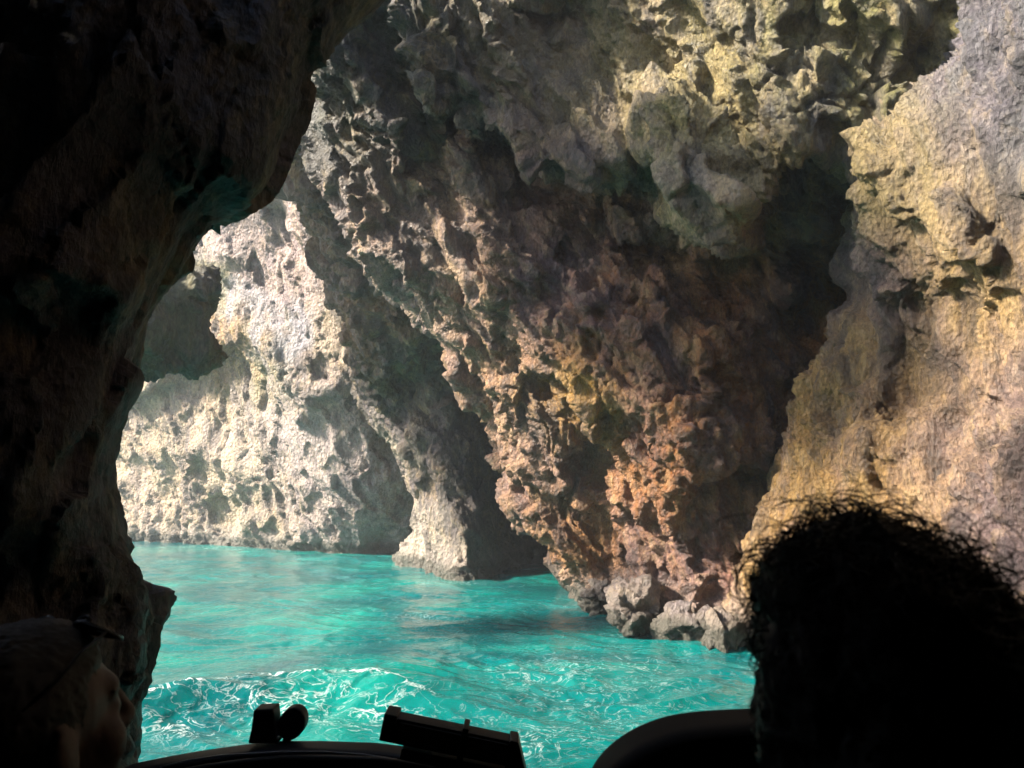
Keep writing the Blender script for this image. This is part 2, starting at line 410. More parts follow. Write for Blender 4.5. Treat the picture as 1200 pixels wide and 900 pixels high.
# right wall, lit by the opening
rock('cave_wall_right',
     [(1330, -900), (1170, -80), (1150, 36), (1075, 106), (1000, 168), (1012, 262), (1012, 350), (985, 400), (935, 455), (908, 540), (888, 610), (864, 700), (858, 760), (850, 1000),
      (2600, 1000), (2600, -900)],
     [(890, 640, 7.2), (860, 760, 7.5), (900, 560, 7.1), (930, 480, 6.9), (1000, 400, 6.3), (1010, 300, 5.8), (1005, 180, 5.4), (1080, 110, 5.1), (1150, 30, 4.7), (1200, 0, 4.4), (1000, 600, 6.0),
      (1100, 600, 5.3), (1200, 600, 4.6), (1100, 400, 5.5), (1200, 400, 4.7), (1100, 250, 5.2), (1200, 200, 4.5), (1500, 400, 3.2), (1500, 0, 3.2), (1500, 800, 3.2), (1000, 850, 6.0), (1250, -200, 4.0),
      (2300, 400, 2.4), (2300, -400, 2.4), (1500, -700, 3.0)],
     1.7, .45, .026, amp=1.05, flow=(-.1, .12, 1), block=.36, beds=.55, bed=(.75, -.6, .12), pits=.12, edge_jag=5,
     feats=[('pit', 1083, 205, 12, 46, -8, .18), ('pit', 1182, 245, 12, 34, 0, .2), ('pit', 1060, 340, 9, 30, -10, .3), ('pit', 1128, 330, 10, 34, 10, .3),
            ('pit', 1168, 480, 8, 60, 5, .3), ('pit', 985, 500, 9, 55, 12, .3), ('ridge', [(1075, 110), (1100, 200), (1140, 300), (1165, 420)], .08, 26),
            ('ridge', [(1005, 190), (1020, 300), (1030, 420), (1000, 560)], .16, 24), ('pit', 1050, 465, 10, 30, 0, .25), ('pit', 1110, 540, 8, 40, 5, .2), ('ridge', [(1070, 260), (1085, 420), (1075, 600)], -.16, 7), ('ridge', [(1150, 300), (1165, 450), (1160, 620)], -.18, 7), ('ridge', [(1110, 200), (1125, 330), (1118, 520)], -.14, 6), ('ridge', [(1035, 300), (1045, 450), (1020, 600)], -.14, 6), ('ridge', [(980, 420), (975, 520), (950, 640)], -.16, 7), ('ridge', [(1185, 60), (1190, 250), (1186, 420)], -.16, 7)],
     tints=[(1040, 200, 50, (0.259, 0.193, 0.076)), (1190, 110, 70, (.12, .115, .125)), (1100, 250, 50, (0.260, 0.183, 0.081)), (1150, 350, 50, (0.317, 0.203, 0.070)), (1040, 330, 40, (0.193, 0.128, 0.123)), (1060, 440, 60, (0.318, 0.192, 0.066)), (1150, 500, 60, (0.279, 0.179, 0.118)), (950, 520, 50, (0.314, 0.174, 0.043)), (1000, 620, 60, (0.330, 0.191, 0.065)), (1190, 560, 50, (0.194, 0.129, 0.113))])
tag(bpy.data.objects['cave_wall_right'], 'bright ochre and purple cave wall behind the curly-haired head', kind='structure')

# the big rock hanging in the middle
E = lambda u, v, y: P(u, v, y)
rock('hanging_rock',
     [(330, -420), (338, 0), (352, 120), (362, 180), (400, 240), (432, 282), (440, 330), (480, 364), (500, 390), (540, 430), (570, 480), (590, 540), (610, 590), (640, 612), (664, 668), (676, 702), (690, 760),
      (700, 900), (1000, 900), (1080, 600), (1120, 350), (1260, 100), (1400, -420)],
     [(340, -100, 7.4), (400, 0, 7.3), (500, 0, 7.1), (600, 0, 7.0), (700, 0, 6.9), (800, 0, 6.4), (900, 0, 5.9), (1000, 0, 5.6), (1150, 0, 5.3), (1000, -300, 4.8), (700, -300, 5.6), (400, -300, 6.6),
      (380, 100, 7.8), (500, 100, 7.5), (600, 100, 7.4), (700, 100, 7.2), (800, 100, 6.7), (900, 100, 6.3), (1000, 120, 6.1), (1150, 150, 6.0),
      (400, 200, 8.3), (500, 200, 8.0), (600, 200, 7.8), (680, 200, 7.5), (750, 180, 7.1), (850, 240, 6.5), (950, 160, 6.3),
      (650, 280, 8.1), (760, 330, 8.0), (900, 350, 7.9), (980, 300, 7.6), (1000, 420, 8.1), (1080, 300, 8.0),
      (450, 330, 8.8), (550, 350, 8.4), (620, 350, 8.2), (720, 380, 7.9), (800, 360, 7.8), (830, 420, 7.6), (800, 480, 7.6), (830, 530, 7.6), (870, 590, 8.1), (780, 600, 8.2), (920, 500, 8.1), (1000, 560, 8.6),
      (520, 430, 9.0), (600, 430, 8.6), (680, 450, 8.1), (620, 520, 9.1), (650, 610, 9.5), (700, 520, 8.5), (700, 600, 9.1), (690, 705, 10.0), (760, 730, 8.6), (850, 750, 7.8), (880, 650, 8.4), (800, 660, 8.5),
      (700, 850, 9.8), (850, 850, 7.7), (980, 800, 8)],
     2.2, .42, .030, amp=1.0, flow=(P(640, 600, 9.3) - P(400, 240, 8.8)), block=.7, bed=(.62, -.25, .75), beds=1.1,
     feats=[('ledge', [(560, 140), (620, 190), (690, 215), (742, 185), (790, 232), (850, 284), (890, 228), (940, 176), (1010, 172), (1120, 140), (1260, 110)], .45, 60, .9, 70),
            ('ledge', [(430, 280), (480, 330), (540, 360), (600, 415), (650, 425), (690, 455), (702, 505), (745, 545)], .14, 40, .26, 50),
            ('ledge', [(745, 395), (790, 385), (805, 416), (848, 418), (880, 395)], .18, 30, .22, 40),
            ('ledge', [(690, 470), (770, 505), (800, 545), (850, 556), (890, 520)], .22, 50, .35, 50),
            ('ledge', [(580, 545), (640, 562), (700, 560), (740, 590)], .16, 40, .22, 40),
            ('ridge', [(470, 0), (500, 90), (540, 180), (590, 260), (620, 330)], .18, 18), ('ridge', [(400, 40), (430, 120), (470, 190), (520, 260), (560, 330)], .16, 16),
            ('ridge', [(360, 170), (405, 235), (440, 300), (500, 385), (560, 460)], .15, 14), ('ridge', [(560, 0), (600, 100), (640, 180)], .15, 18),
            ('pit', 455, 50, 22, 34, -25, .5), ('pit', 420, 150, 14, 26, -20, .4), ('pit', 490, 215, 16, 30, -35, .4), ('pit', 520, 50, 12, 22, -10, .4), ('pit', 575, 75, 14, 30, -20, .3),
            ('pit', 860, 165, 14, 26, 10, .35), ('pit', 940, 40, 26, 40, -10, .4), ('pit', 1080, 70, 34, 40, 20, .5), ('pit', 765, 305, 34, 30, 0, .6), ('pit', 700, 300, 40, 20, 0, .3),
            ('pit', 640, 460, 18, 34, -30, .4), ('pit', 690, 540, 30, 30, 0, .5), ('pit', 960, 330, 26, 60, 10, .5), ('ridge', [(985, 200), (960, 260), (985, 300)], .4, 20), ('ridge', [(880, 250), (930, 215), (960, 190)], .25, 18), ('ridge', [(770, 120), (815, 210), (850, 272)], .55, 30)],
     tints=[(835, 225, 36, (.40, .33, .20)), (420, 60, 60, (0.052, 0.052, 0.037)), (440, 140, 50, (0.075, 0.074, 0.058)), (360, 100, 30, (0.015, 0.046, 0.028)), (600, 60, 70, (0.122, 0.098, 0.063)), (740, 60, 60, (0.261, 0.206, 0.097)), (820, 160, 70, (0.271, 0.208, 0.074)), (900, 30, 60, (0.205, 0.181, 0.057)), (980, 100, 60, (0.134, 0.124, 0.036)),  # upper-left tints darkened to paint in the weaker light there
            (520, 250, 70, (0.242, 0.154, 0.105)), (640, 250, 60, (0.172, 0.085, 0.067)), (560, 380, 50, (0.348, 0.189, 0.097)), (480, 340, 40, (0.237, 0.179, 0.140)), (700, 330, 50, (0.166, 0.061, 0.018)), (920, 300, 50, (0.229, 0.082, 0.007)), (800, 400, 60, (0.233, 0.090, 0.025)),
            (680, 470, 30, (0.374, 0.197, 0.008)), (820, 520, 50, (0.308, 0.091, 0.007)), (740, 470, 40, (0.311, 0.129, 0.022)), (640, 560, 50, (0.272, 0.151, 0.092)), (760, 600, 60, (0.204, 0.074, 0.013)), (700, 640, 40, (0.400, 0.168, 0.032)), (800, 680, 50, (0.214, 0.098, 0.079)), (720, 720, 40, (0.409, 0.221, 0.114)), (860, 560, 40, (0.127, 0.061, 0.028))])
tag(bpy.data.objects['hanging_rock'], 'huge craggy rock mass hanging from the roof down to the water', kind='structure')

# buttress in the middle distance, its lit foot in the water
rock('rock_buttress',
     [(280, 60), (318, 160), (345, 205), (372, 290), (408, 362), (416, 450), (434, 496), (468, 540), (492, 585), (490, 625), (464, 655), (460, 700), (470, 800), (820, 800), (900, 500), (860, 60)],
     [(345, 200, 9.6), (420, 300, 10.4), (418, 420, 12.2), (420, 490, 13.6), (470, 540, 13.4), (495, 600, 13.6), (462, 662, 14.7), (510, 676, 13.2), (565, 686, 11.9), (585, 680, 13.2), (650, 690, 16), (640, 500, 15.5), (560, 450, 13.4), (520, 560, 12.8), (555, 620, 12.1),
      (590, 560, 14.6), (610, 620, 15.6), (500, 400, 11.9), (700, 400, 15), (400, 150, 9.4), (700, 150, 11), (800, 700, 16), (560, 780, 12.2), (650, 780, 15.8)],
     2.5, .45, .045, amp=.8, far=1.3, flow=(.4, 0, -1), mat=ROCK_FAR, block=.6, bed=(.7, -.2, .7), edge_jag=5,
     feats=[('ledge', [(420, 400), (460, 430), (490, 432), (510, 395)], .5, 30, .5, 40), ('ridge', [(434, 498), (465, 535), (488, 575), (495, 620)], .35, 10), ('pit', 640, 650, 34, 60, 0, 1.2), ('pit', 470, 470, 30, 40, 0, .5), ('pit', 590, 640, 8, 60, 0, .5)],
     tints=[(380, 280, 50, (.10, .062, .038)), (450, 380, 30, (.17, .08, .03)), (480, 420, 16, YEL), (470, 480, 40, (.075, .06, .045)), (450, 530, 16, PALE), (510, 640, 36, PALE), (600, 500, 70, (.095, .062, .042)), (640, 640, 60, (.08, .055, .04)), (470, 660, 30, PALE), (560, 560, 30, (.13, .09, .065))])  # dark brown rock, body tints darkened further to paint in shade
tag(bpy.data.objects['rock_buttress'], 'brown rock buttress in mid distance with pale lit foot in water', kind='structure')

# far wall in full daylight
rock('cave_wall_far',
     [(-120, 60), (-140, 760), (800, 760), (800, 60), (420, 60), (300, 120)],
     [(345, 200, 14.4), (300, 250, 15.6), (255, 300, 17.0), (260, 360, 17.4), (330, 400, 16.4), (400, 420, 15.0), (400, 300, 14.4), (200, 470, 18.8), (250, 440, 18.4), (170, 560, 20.2), (300, 560, 17.8), (420, 560, 15.6), (450, 640, 16.8), (300, 645, 18.6), (160, 642, 20.4),
      (70, 400, 20.5), (60, 600, 23), (-100, 500, 28), (-100, 300, 25), (600, 400, 19), (0, 150, 18), (300, 740, 18.4), (-100, 740, 28), (560, 640, 18.5), (700, 740, 20)],
     2.5, 1.0, .060, amp=.58, far=1.5, flow=(.45, 0, -1), mat=ROCK_FAR, block=.6, bed=(.5, -.2, .8), beds=.8, step=8,
     feats=[('ledge', [(120, 470), (180, 465), (232, 440), (262, 408), (300, 412), (315, 440)], .9, 40, .5, 30), ('ridge', [(258, 300), (290, 370), (330, 430), (360, 470)], .6, 18), ('ledge', [(130, 528), (200, 536), (260, 550)], .4, 20, .3, 40),
            ('pit', 262, 574, 9, 9, 0, 1.0), ('pit', 262, 610, 34, 22, -15, .8), ('pit', 195, 628, 10, 12, 0, .9), ('pit', 432, 622, 8, 14, 0, .9), ('pit', 455, 632, 12, 10, 0, 1.0), ('pit', 370, 605, 8, 14, 0, .6), ('pit', 330, 262, 10, 26, -10, .8), ('pit', 345, 310, 12, 30, -10, .7),
            ('ledge', [(200, 640), (240, 628), (300, 634), (380, 632)], .3, 14, .2, 10)],
     tints=[(300, 270, 40, (0.372, 0.269, 0.247)), (330, 400, 18, (0.353, 0.332, 0.371)), (290, 350, 14, (0.316, 0.285, 0.308)), (255, 330, 16, MOSS), (265, 410, 22, (0.335, 0.190, 0.069)), (290, 440, 26, (0.224, 0.190, 0.092)), (200, 490, 40, (0.390, 0.285, 0.193)), (180, 580, 50, (0.482, 0.348, 0.232)), (270, 560, 40, (0.482, 0.363, 0.262)),
            (260, 610, 24, (0.224, 0.198, 0.122)), (360, 520, 50, (0.372, 0.301, 0.293)), (420, 460, 40, (0.335, 0.246, 0.169)), (320, 600, 30, (0.390, 0.292, 0.185)), (400, 580, 40, (0.372, 0.301, 0.277))])
tag(bpy.data.objects['cave_wall_far'], 'sunlit pale rock wall across the turquoise pool', kind='structure')

# mossy block hanging in the gap beside the left wall
rock('rock_overhang',
     [(60, 290), (214, 318), (246, 312), (258, 356), (252, 392), (292, 408), (258, 428), (236, 448), (196, 436), (60, 450)],
     [(100, 330, 7.11), (100, 440, 7.32), (215, 340, 7.74), (250, 380, 8.06), (230, 430, 7.95), (190, 430, 7.64), (280, 412, 8.37)],
     .8, .3, .034, amp=.7, far=.9, flow=(.5, 0, -1), mat=ROCK_FAR, block=.7, edge_jag=4,
     tints=[(225, 370, 60, (.13, .125, .06)), (275, 412, 14, (.22, .14, .06)), (210, 440, 20, (.07, .10, .07))])
tag(bpy.data.objects['rock_overhang'], 'mossy green-brown rock overhang high in the gap beside the dark wall', kind='structure')

# the parts of the cave round the boat that close it to the light, and roofs added for shade
def slab(name, lo, hi, label, voxel=.22):
    bm = bmesh.new(); bmesh.ops.create_cube(bm, size=1)
    for q in bm.verts: q.co = Vector([lo[k] if q.co[k] < 0 else hi[k] for k in range(3)])
    me = bpy.data.meshes.new(name); bm.to_mesh(me); bm.free()
    me = remesh(me, voxel); c, n = co_no(me)
    set_co(me, c + n * (.35 * fbm(c * .5, 4) + .25 * worley(c * .8)[2])[:, None])
    at = me.attributes.new('tint', 'FLOAT_COLOR', 'POINT')
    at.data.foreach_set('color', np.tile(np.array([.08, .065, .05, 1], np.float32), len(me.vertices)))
    me.materials.append(ROCK); tag(link(name, me), label, kind='structure')
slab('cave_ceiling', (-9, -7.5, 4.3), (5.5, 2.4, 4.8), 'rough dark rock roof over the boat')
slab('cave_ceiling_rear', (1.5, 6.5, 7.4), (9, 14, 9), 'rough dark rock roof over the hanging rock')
slab('shade_roof_middle', (-8.6, 8.8, 6.55), (1.6, 12.4, 7.8), 'added rough dark rock roof shading the mid-distance buttress')  # roof added and sized to keep the buttress in shade
slab('shade_roof_front', (-4.6, 4.6, 6.3), (-1.9, 7.4, 7.3), 'added rough dark rock roof shading the upper left of the hanging rock')  # unseen roof added to shadow the hanging rock's upper left
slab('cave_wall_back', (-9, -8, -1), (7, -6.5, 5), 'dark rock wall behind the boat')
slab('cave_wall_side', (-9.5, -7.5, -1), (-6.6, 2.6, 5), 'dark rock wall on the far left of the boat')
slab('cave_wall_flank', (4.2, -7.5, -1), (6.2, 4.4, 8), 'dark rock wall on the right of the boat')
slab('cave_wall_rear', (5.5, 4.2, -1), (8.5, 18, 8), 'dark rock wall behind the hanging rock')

# ------------------------------------------------------------------ water
def water():
    rows = np.concatenate([np.linspace(-6, 1.6, 40), 1.6 * (26 / 1.6) ** np.linspace(0, 1, 620)[1:], 26 * (3000 / 26) ** np.linspace(0, 1, 60)[1:]])
    tt = np.concatenate([-np.geomspace(40, .82, 40), np.linspace(-.8, .8, 560), np.geomspace(.82, 40, 40)])
    YY, TT = np.meshgrid(rows, tt, indexing='ij')
    w = np.maximum(np.abs(YY), 1.2) + 1.0
    X = TT * w; x, y = X.ravel(), YY.ravel()
    dist = np.hypot(x, y)
    p = np.stack([x, y, np.zeros_like(x)], -1)
    fade = np.clip(1.15 - dist / 90, .15, 1)
    wx = x + .5 * perlin(p * .7 + 3); wy = y + .5 * perlin(p * .7 + 40)
    q = np.stack([wx, wy, np.zeros_like(x)], -1)
    z = .05 * fbm(q * np.array([.55, .9, 1]), 3)
    z += .022 * (1 - 2 * np.abs(perlin(q * np.array([1.6, 2.6, 1]) + 8)))
    near = np.clip(1.4 - dist / 14, 0, 1)
    z += near * .010 * (1 - 2 * np.abs(perlin(q * np.array([4.2, 6.5, 1]) + 21)))
    # bow wave: crest traced on the water, steep side towards the boat
    crest = [on_pt(u, v) for u, v in ((120, 850), (170, 836), (230, 824), (300, 814), (380, 806), (440, 806), (480, 818), (560, 838))]
    d = np.full(len(x), 1e9); s = np.zeros(len(x)); tpar = np.zeros(len(x))
    for k, ((ax, ay), (bx, by)) in enumerate(zip(crest[:-1], crest[1:])):
        ex, ey = bx - ax, by - ay; t = np.clip(((x - ax) * ex + (y - ay) * ey) / (ex * ex + ey * ey), 0, 1)
        qd = np.hypot(x - ax - t * ex, y - ay - t * ey); m = qd < d
        d = np.where(m, qd, d); s = np.where(m, np.sign(ex * (y - ay) - ey * (x - ax)), s); tpar = np.where(m, (k + t) / 7, tpar)
    ends = np.clip(np.minimum(tpar / .08, (1 - tpar) / .3), 0, 1)
    z += .13 * ends * np.where(s < 0, np.exp(-(d / .35) ** 2), np.exp(-(d / .75) ** 2))
    side = (s < 0)
    foam = ends * side * np.exp(-((d - .5) / .42) ** 2) * .44 + ends * np.exp(-(d / .05) ** 2) * .6
    z += foam * .018 * ridged(p * 9, 3)
    pu, pv = pix(p)
    def blob(u0, v0, ru, rv, a): return a * np.exp(-((pu - u0) / ru) ** 2 - ((pv - v0) / rv) ** 2)
    foam += blob(680, 820, 80, 45, .17) + blob(620, 790, 40, 12, .2) + blob(760, 790, 50, 20, .14) + blob(480, 725, 90, 8, .12) + blob(440, 850, 60, 14, .3) + blob(610, 880, 60, 20, .22)
    for bu, bv, ru in ((330, 643, 200), (520, 686, 60), (690, 712, 30), (780, 745, 70)):
        foam += blob(bu, bv, ru, 2.5, .3)
    foam = np.clip(foam, 0, 1)
    z *= fade
    nr, ncol = YY.shape; ids = np.arange(len(x)).reshape(nr, ncol)
    f = np.stack([ids[:-1, :-1], ids[:-1, 1:], ids[1:, 1:], ids[1:, :-1]], -1).reshape(-1, 4)
    me = from_np('sea_water', np.stack([x, y, z], -1), f)
    at = me.attributes.new('foam', 'FLOAT', 'POINT'); at.data.foreach_set('value', foam.astype(np.float32))
    m, n, b = new_mat('sea_water'); L = n.links.new
    pos = nd(n, 'ShaderNodeNewGeometry').outputs['Position']
    fa = nd(n, 'ShaderNodeAttribute'); fa.attribute_name = 'foam'
    def noise(sc, det, dist=0., rough=.6):
        t = nd(n, 'ShaderNodeTexNoise'); L(pos, t.inputs['Vector']); t.inputs['Scale'].default_value = sc; t.inputs['Detail'].default_value = det
        t.inputs['Distortion'].default_value = dist; t.inputs['Roughness'].default_value = rough; return t.outputs[0]
    deep = ramp(n, noise(.35, 4, 1.0), [(.35, (.0, .07, .082)), (.52, (.001, .118, .115)), (.7, (.003, .20, .165))])
    lace = math_(n, 'ABSOLUTE', math_(n, 'SUBTRACT', noise(4.6, 5, 1.8, .58), .5))
    lace2 = math_(n, 'ABSOLUTE', math_(n, 'SUBTRACT', noise(26, 5, 1.0, .6), .5))
    l = math_(n, 'ADD', math_(n, 'MULTIPLY', lace, 3.0), math_(n, 'MULTIPLY', lace2, .35))
    k = math_(n, 'SUBTRACT', math_(n, 'MULTIPLY', math_(n, 'MULTIPLY', fa.outputs['Fac'], ramp(n, noise(1.7, 4, .8), [(.38, (.25, .25, .25)), (.62, (1, 1, 1))])), .34), l)
    msk = ramp(n, math_(n, 'ADD', k, .5), [(.44, (0, 0, 0)), (.53, (.25, .25, .25)), (.62, (.9, .9, .9))])
    L(mixc(n, msk, deep, (.78, .82, .82)), b.inputs['Base Color'])
    L(ramp(n, msk, [(0, (.07,) * 3), (1, (.6,) * 3)]), b.inputs['Roughness'])
    b.inputs['IOR'].default_value = 1.33
    bp = nd(n, 'ShaderNodeBump'); bp.inputs['Strength'].default_value = .5; bp.inputs['Distance'].default_value = .03
    L(math_(n, 'ADD', noise(7, 4, .6), math_(n, 'MULTIPLY', msk, .3)), bp.inputs['Height']); L(bp.outputs[0], b.inputs['Normal'])
    me.materials.append(m)
    tag(link('sea_water', me), 'turquoise sea water filling the cave', kind='structure')
def on_pt(u, v):
    q = P(u, v, on_water(u, v)); return float(q[0]), float(q[1])
water()

# ------------------------------------------------------------------ boulders at the water's edge
def boulder(u, v, Y, size, colr, label, seed, squash=.7):
    bm = bmesh.new(); bmesh.ops.create_icosphere(bm, subdivisions=5, radius=1)
    me = bpy.data.meshes.new('shore_boulder'); bm.to_mesh(me); bm.free()
    c, n = co_no(me)
    w1 = worley(c * 1.1 + seed * 5.3)
    d = .5 * w1[2] + .15 * fbm(c * 1.2 + seed * 3.1, 3) + .14 * worley(c * 3 + seed)[2] + .06 * (worley(c * 7 + seed)[0] - .5) + .03 * ridged(c * 8, 2)
    c = c + n * d[:, None]
    c = c * np.array(size if isinstance(size, tuple) else (size, size, size * squash))
    set_co(me, c)
    at = me.attributes.new('tint', 'FLOAT_COLOR', 'POINT')
    at.data.foreach_set('color', np.tile(np.array([*colr, 1], np.float32), len(me.vertices)))
    me.polygons.foreach_set('use_smooth', np.ones(len(me.polygons), bool)); me.materials.append(ROCK)
    o = link('shore_boulder', me); o.location = V3(u, v, Y); o.rotation_euler = (0, 0, seed)
    return tag(o, label, 'boulder', 'boulders at the foot of the hanging rock')
boulder(745, 712, 8.35, (.38, .28, .30), (.20, .155, .13), 'pale pointed boulder at the water below the hanging rock', 1.3)
boulder(800, 735, 7.9, (.28, .24, .24), (.10, .078, .08), 'dark purple-grey boulder at the water right of the pale pointed one', 2.1)
boulder(703, 702, 9.5, (.26, .22, .20), (.13, .095, .075), 'small brown boulder at the left foot of the hanging rock', 3.7)
boulder(845, 745, 7.5, (.17, .17, .22), (.15, .105, .065), 'brown boulder nearest the curly-haired head at the waterline', 5.2)

# ------------------------------------------------------------------ boat
M_HULL = plain('boat_dark_gelcoat', (.003, .005, .008), .5, 0, .1, 60)
M_BLACK = plain('black_plastic', (.003, .0032, .004), .5, 0, .2, 300)
M_VINYL = plain('black_vinyl', (.0025, .003, .004), .7, 0, .4, 220)
M_PALE = plain('pale_bolt_glint', (.35, .37, .38), .4)  # pale colour for the bolt and the painted glints
M_BROWN = plain('brown_reflection', (.05, .033, .02), .25)  # warm reflections on the bar, put in as brown colour
M_DECK = plain('deck_grey', (.03, .03, .03), .8, 0, .5, 150)
def empty(name, loc=(0, 0, 0)):
    o = bpy.data.objects.new(name, None); COL.objects.link(o); o.location = loc; o.empty_display_size = .1; return o
def mesh_obj(name, bm, mat, parent=None, bevel=0.0, smooth=True, seg=3):
    bmesh.ops.recalc_face_normals(bm, faces=bm.faces)
    if bevel: bmesh.ops.bevel(bm, geom=[e for e in bm.edges if len(e.link_faces) == 2 and e.calc_face_angle(0) > .5], offset=bevel, segments=seg, affect='EDGES', profile=.6)
    me = bpy.data.meshes.new(name); bm.to_mesh(me); bm.free()
    if smooth: me.polygons.foreach_set('use_smooth', np.ones(len(me.polygons), bool))
    me.materials.append(mat)
    o = link(name, me)
    if parent is not None: o.parent = parent; o.matrix_parent_inverse = Matrix.Translation(-Vector(parent.location))
    return o
def prism(pts, thick, axis=Vector((0, 1, 0))):
    """closed slab: outline points (3D) extruded along axis"""
    bm = bmesh.new(); a = [bm.verts.new(p) for p in pts]; b = [bm.verts.new(Vector(p) + axis * thick) for p in pts]
    bm.faces.new(a); bm.faces.new(b[::-1]); n = len(pts)
    for k in range(n): bm.faces.new((a[k], b[k], b[(k + 1) % n], a[(k + 1) % n]))
    return bm
def box(lo, hi):
    bm = bmesh.new(); bmesh.ops.create_cube(bm, size=1)
    for q in bm.verts: q.co = Vector([lo[k] if q.co[k] < 0 else hi[k] for k in range(3)])
    return bm
def tube(path, rad, sides=10, bm=None):
    bm = bm or bmesh.new(); rings = []
    path = [Vector(p) for p in path]
    for i, p in enumerate(path):
        t = (path[min(i + 1, len(path) - 1)] - path[max(i - 1, 0)]).normalized()
        up = Vector((0, 0, 1)) if abs(t.z) < .9 else Vector((1, 0, 0))
        a = t.cross(up).normalized(); b = t.cross(a)
        r = rad[i] if isinstance(rad, (list, tuple)) else rad
        rings.append([bm.verts.new(p + (a * math.cos(2 * math.pi * k / sides) + b * math.sin(2 * math.pi * k / sides)) * r) for k in range(sides)])
    for A, B in zip(rings[:-1], rings[1:]):
        for k in range(sides): bm.faces.new((A[k], A[(k + 1) % sides], B[(k + 1) % sides], B[k]))
    bm.faces.new(rings[0][::-1]); bm.faces.new(rings[-1])
    return bm
DECK = .22
boat = tag(empty('motor_boat', (0, .8, DECK)), 'dark motor boat with a low curved console at the bottom edge', 'boat')
outl = [(-1.25, -2.6), (1.25, -2.6), (1.28, 1.2), (1.1, 2.1), (.6, 2.75), (0, 2.95), (-.6, 2.75), (-1.1, 2.1), (-1.28, 1.2)]
bm = bmesh.new()
lv = [[bm.verts.new((x * s, y * s2, z)) for x, y in outl] for s, s2, z in ((.55, .9, -.25), (.95, .985, .1), (1.0, 1.0, .42), (.93, .975, .42), (.92, .97, .16))]
for A, B in zip(lv[:-1], lv[1:]):
    for k in range(len(outl)): bm.faces.new((A[k], A[(k + 1) % len(outl)], B[(k + 1) % len(outl)], B[k]))
bm.faces.new(lv[0][::-1]); bm.faces.new(lv[-1])
mesh_obj('hull', bm, M_HULL, boat, .02)
mesh_obj('deck', prism([(x * .915, y * .965, .165) for x, y in outl], .045, Vector((0, 0, 1))), M_DECK, boat)
RIM = [(128, 906), (160, 892), (200, 884), (240, 877), (290, 870), (330, 866), (380, 866), (440, 868), (490, 874), (530, 884), (565, 896), (610, 915)]
YC = 2.15
top = [V3(u, v, YC) for u, v in RIM]
low = [Vector((p.x, YC, .2)) for p in (top[-1], top[0])]
con = prism(top + low, .09, Vector((0, -1, 0)))
con_o = mesh_obj('console', con, M_HULL, boat, .022, seg=4)
mesh_obj('console_box', box((top[0].x + .1, YC + .002, .21), (top[-1].x - .1, YC + .35, .62)), M_HULL, boat, .03)
YC -= .09
mesh_obj('highlight_line', tube([V3(u, v, YC - .004) for u, v in ((188, 899), (220, 891), (260, 885), (330, 881), (380, 881), (425, 884), (465, 890))], .0022, 6), M_PALE, con_o)  # pale tube stands for the highlight along the console
mesh_obj('handrail', tube([V3(u, v + 24, YC - .03) for u, v in RIM[1:-1]], .011, 10), M_BLACK, con_o)

# lever block on the console
tl = tag(empty('throttle_lever', tuple(V3(320, 868, YC + .1))), 'black lever block with tilted oval knob standing on the console', 'lever')
mesh_obj('housing', prism([V3(u, v, YC + .05) for u, v in ((290, 872), (294, 855), (297, 832), (320, 831), (322, 852), (326, 872))], .06), M_BLACK, tl, .006)
def oval(cu, cv, ru, rv, ang, Y, thick):
    pts = []
    for k in range(28):
        a = 2 * math.pi * k / 28; x, y = ru * math.cos(a), rv * math.sin(a); c, sn = math.cos(R(ang)), math.sin(R(ang))
        pts.append(V3(cu + x * c - y * sn, cv + x * sn + y * c, Y))
    return prism(pts, thick)
kn = mesh_obj('knob', oval(341, 849, 15.5, 20, 24, YC + .07, .045), M_BLACK, tl, .008)
mesh_obj('stem', tube([V3(334, 874, YC + .09), V3(338, 862, YC + .09)], .012, 10), M_BLACK, tl)
mesh_obj('bolt', oval(325, 865, 1.6, 1.6, 0, YC + .045, .01), M_PALE, tl)

# long black bar unit clipped to the console
YB = 1.98
lb = tag(empty('instrument_bar', tuple(V3(540, 880, YB))), 'long black bar unit with painted brown reflections tilted down to the right on the console', 'instrument')
def bar_pt(t, h):   # t along, h up, in pixels along the tilt
    a = R(11.5); return (455 + t * math.cos(a) + h * math.sin(a), 853 + t * math.sin(a) - h * math.cos(a))
def bar_piece(name, t0, t1, h0, h1, y0, th, mat, bev=.003):
    return mesh_obj(name, prism([V3(*bar_pt(t, h), YB + y0) for t, h in ((t0, h0), (t1, h0), (t1, h1), (t0, h1))], th), mat, lb, bev)
bar_piece('housing', 0, 150, -17, 13, 0, .06, M_BLACK)
bar_piece('reflection_panel', 12, 86, -11, 9, -.004, .01, M_BROWN, .002)  # brown panels stand for reflections on the bar
bar_piece('reflection_panel', 94, 142, -11, 9, -.004, .01, M_BROWN, .002)
bar_piece('end_cap', -8, 8, -17, 15.5, -.008, .076, M_BLACK, .004)
mesh_obj('end_cap', prism([V3(*bar_pt(t, h), YB - .008) for t, h in ((143, 14), (153, 14), (176, -36), (143, -36))], .08), M_BLACK, lb, .004)
bar_piece('clip', 86, 93, -22, 17, -.012, .08, M_BLACK, .002)
bar_piece('lower_rail', 20, 150, -34, -21, .0, .05, M_BLACK)
bar_piece('rail_highlight', 22, 56, -19.5, -18, -.003, .006, M_PALE, 0)  # pale strip painted as a glint on the bar
mesh_obj('bracket', tube([V3(*bar_pt(60, -20), YB + .03), V3(*bar_pt(78, -50), YB + .1)], .006, 8), M_BLACK, lb)
mesh_obj('foot', tube([V3(*bar_pt(70, -30), YB + .04), V3(*bar_pt(66, -70), YC + .1)], .02, 10), M_BLACK, lb)

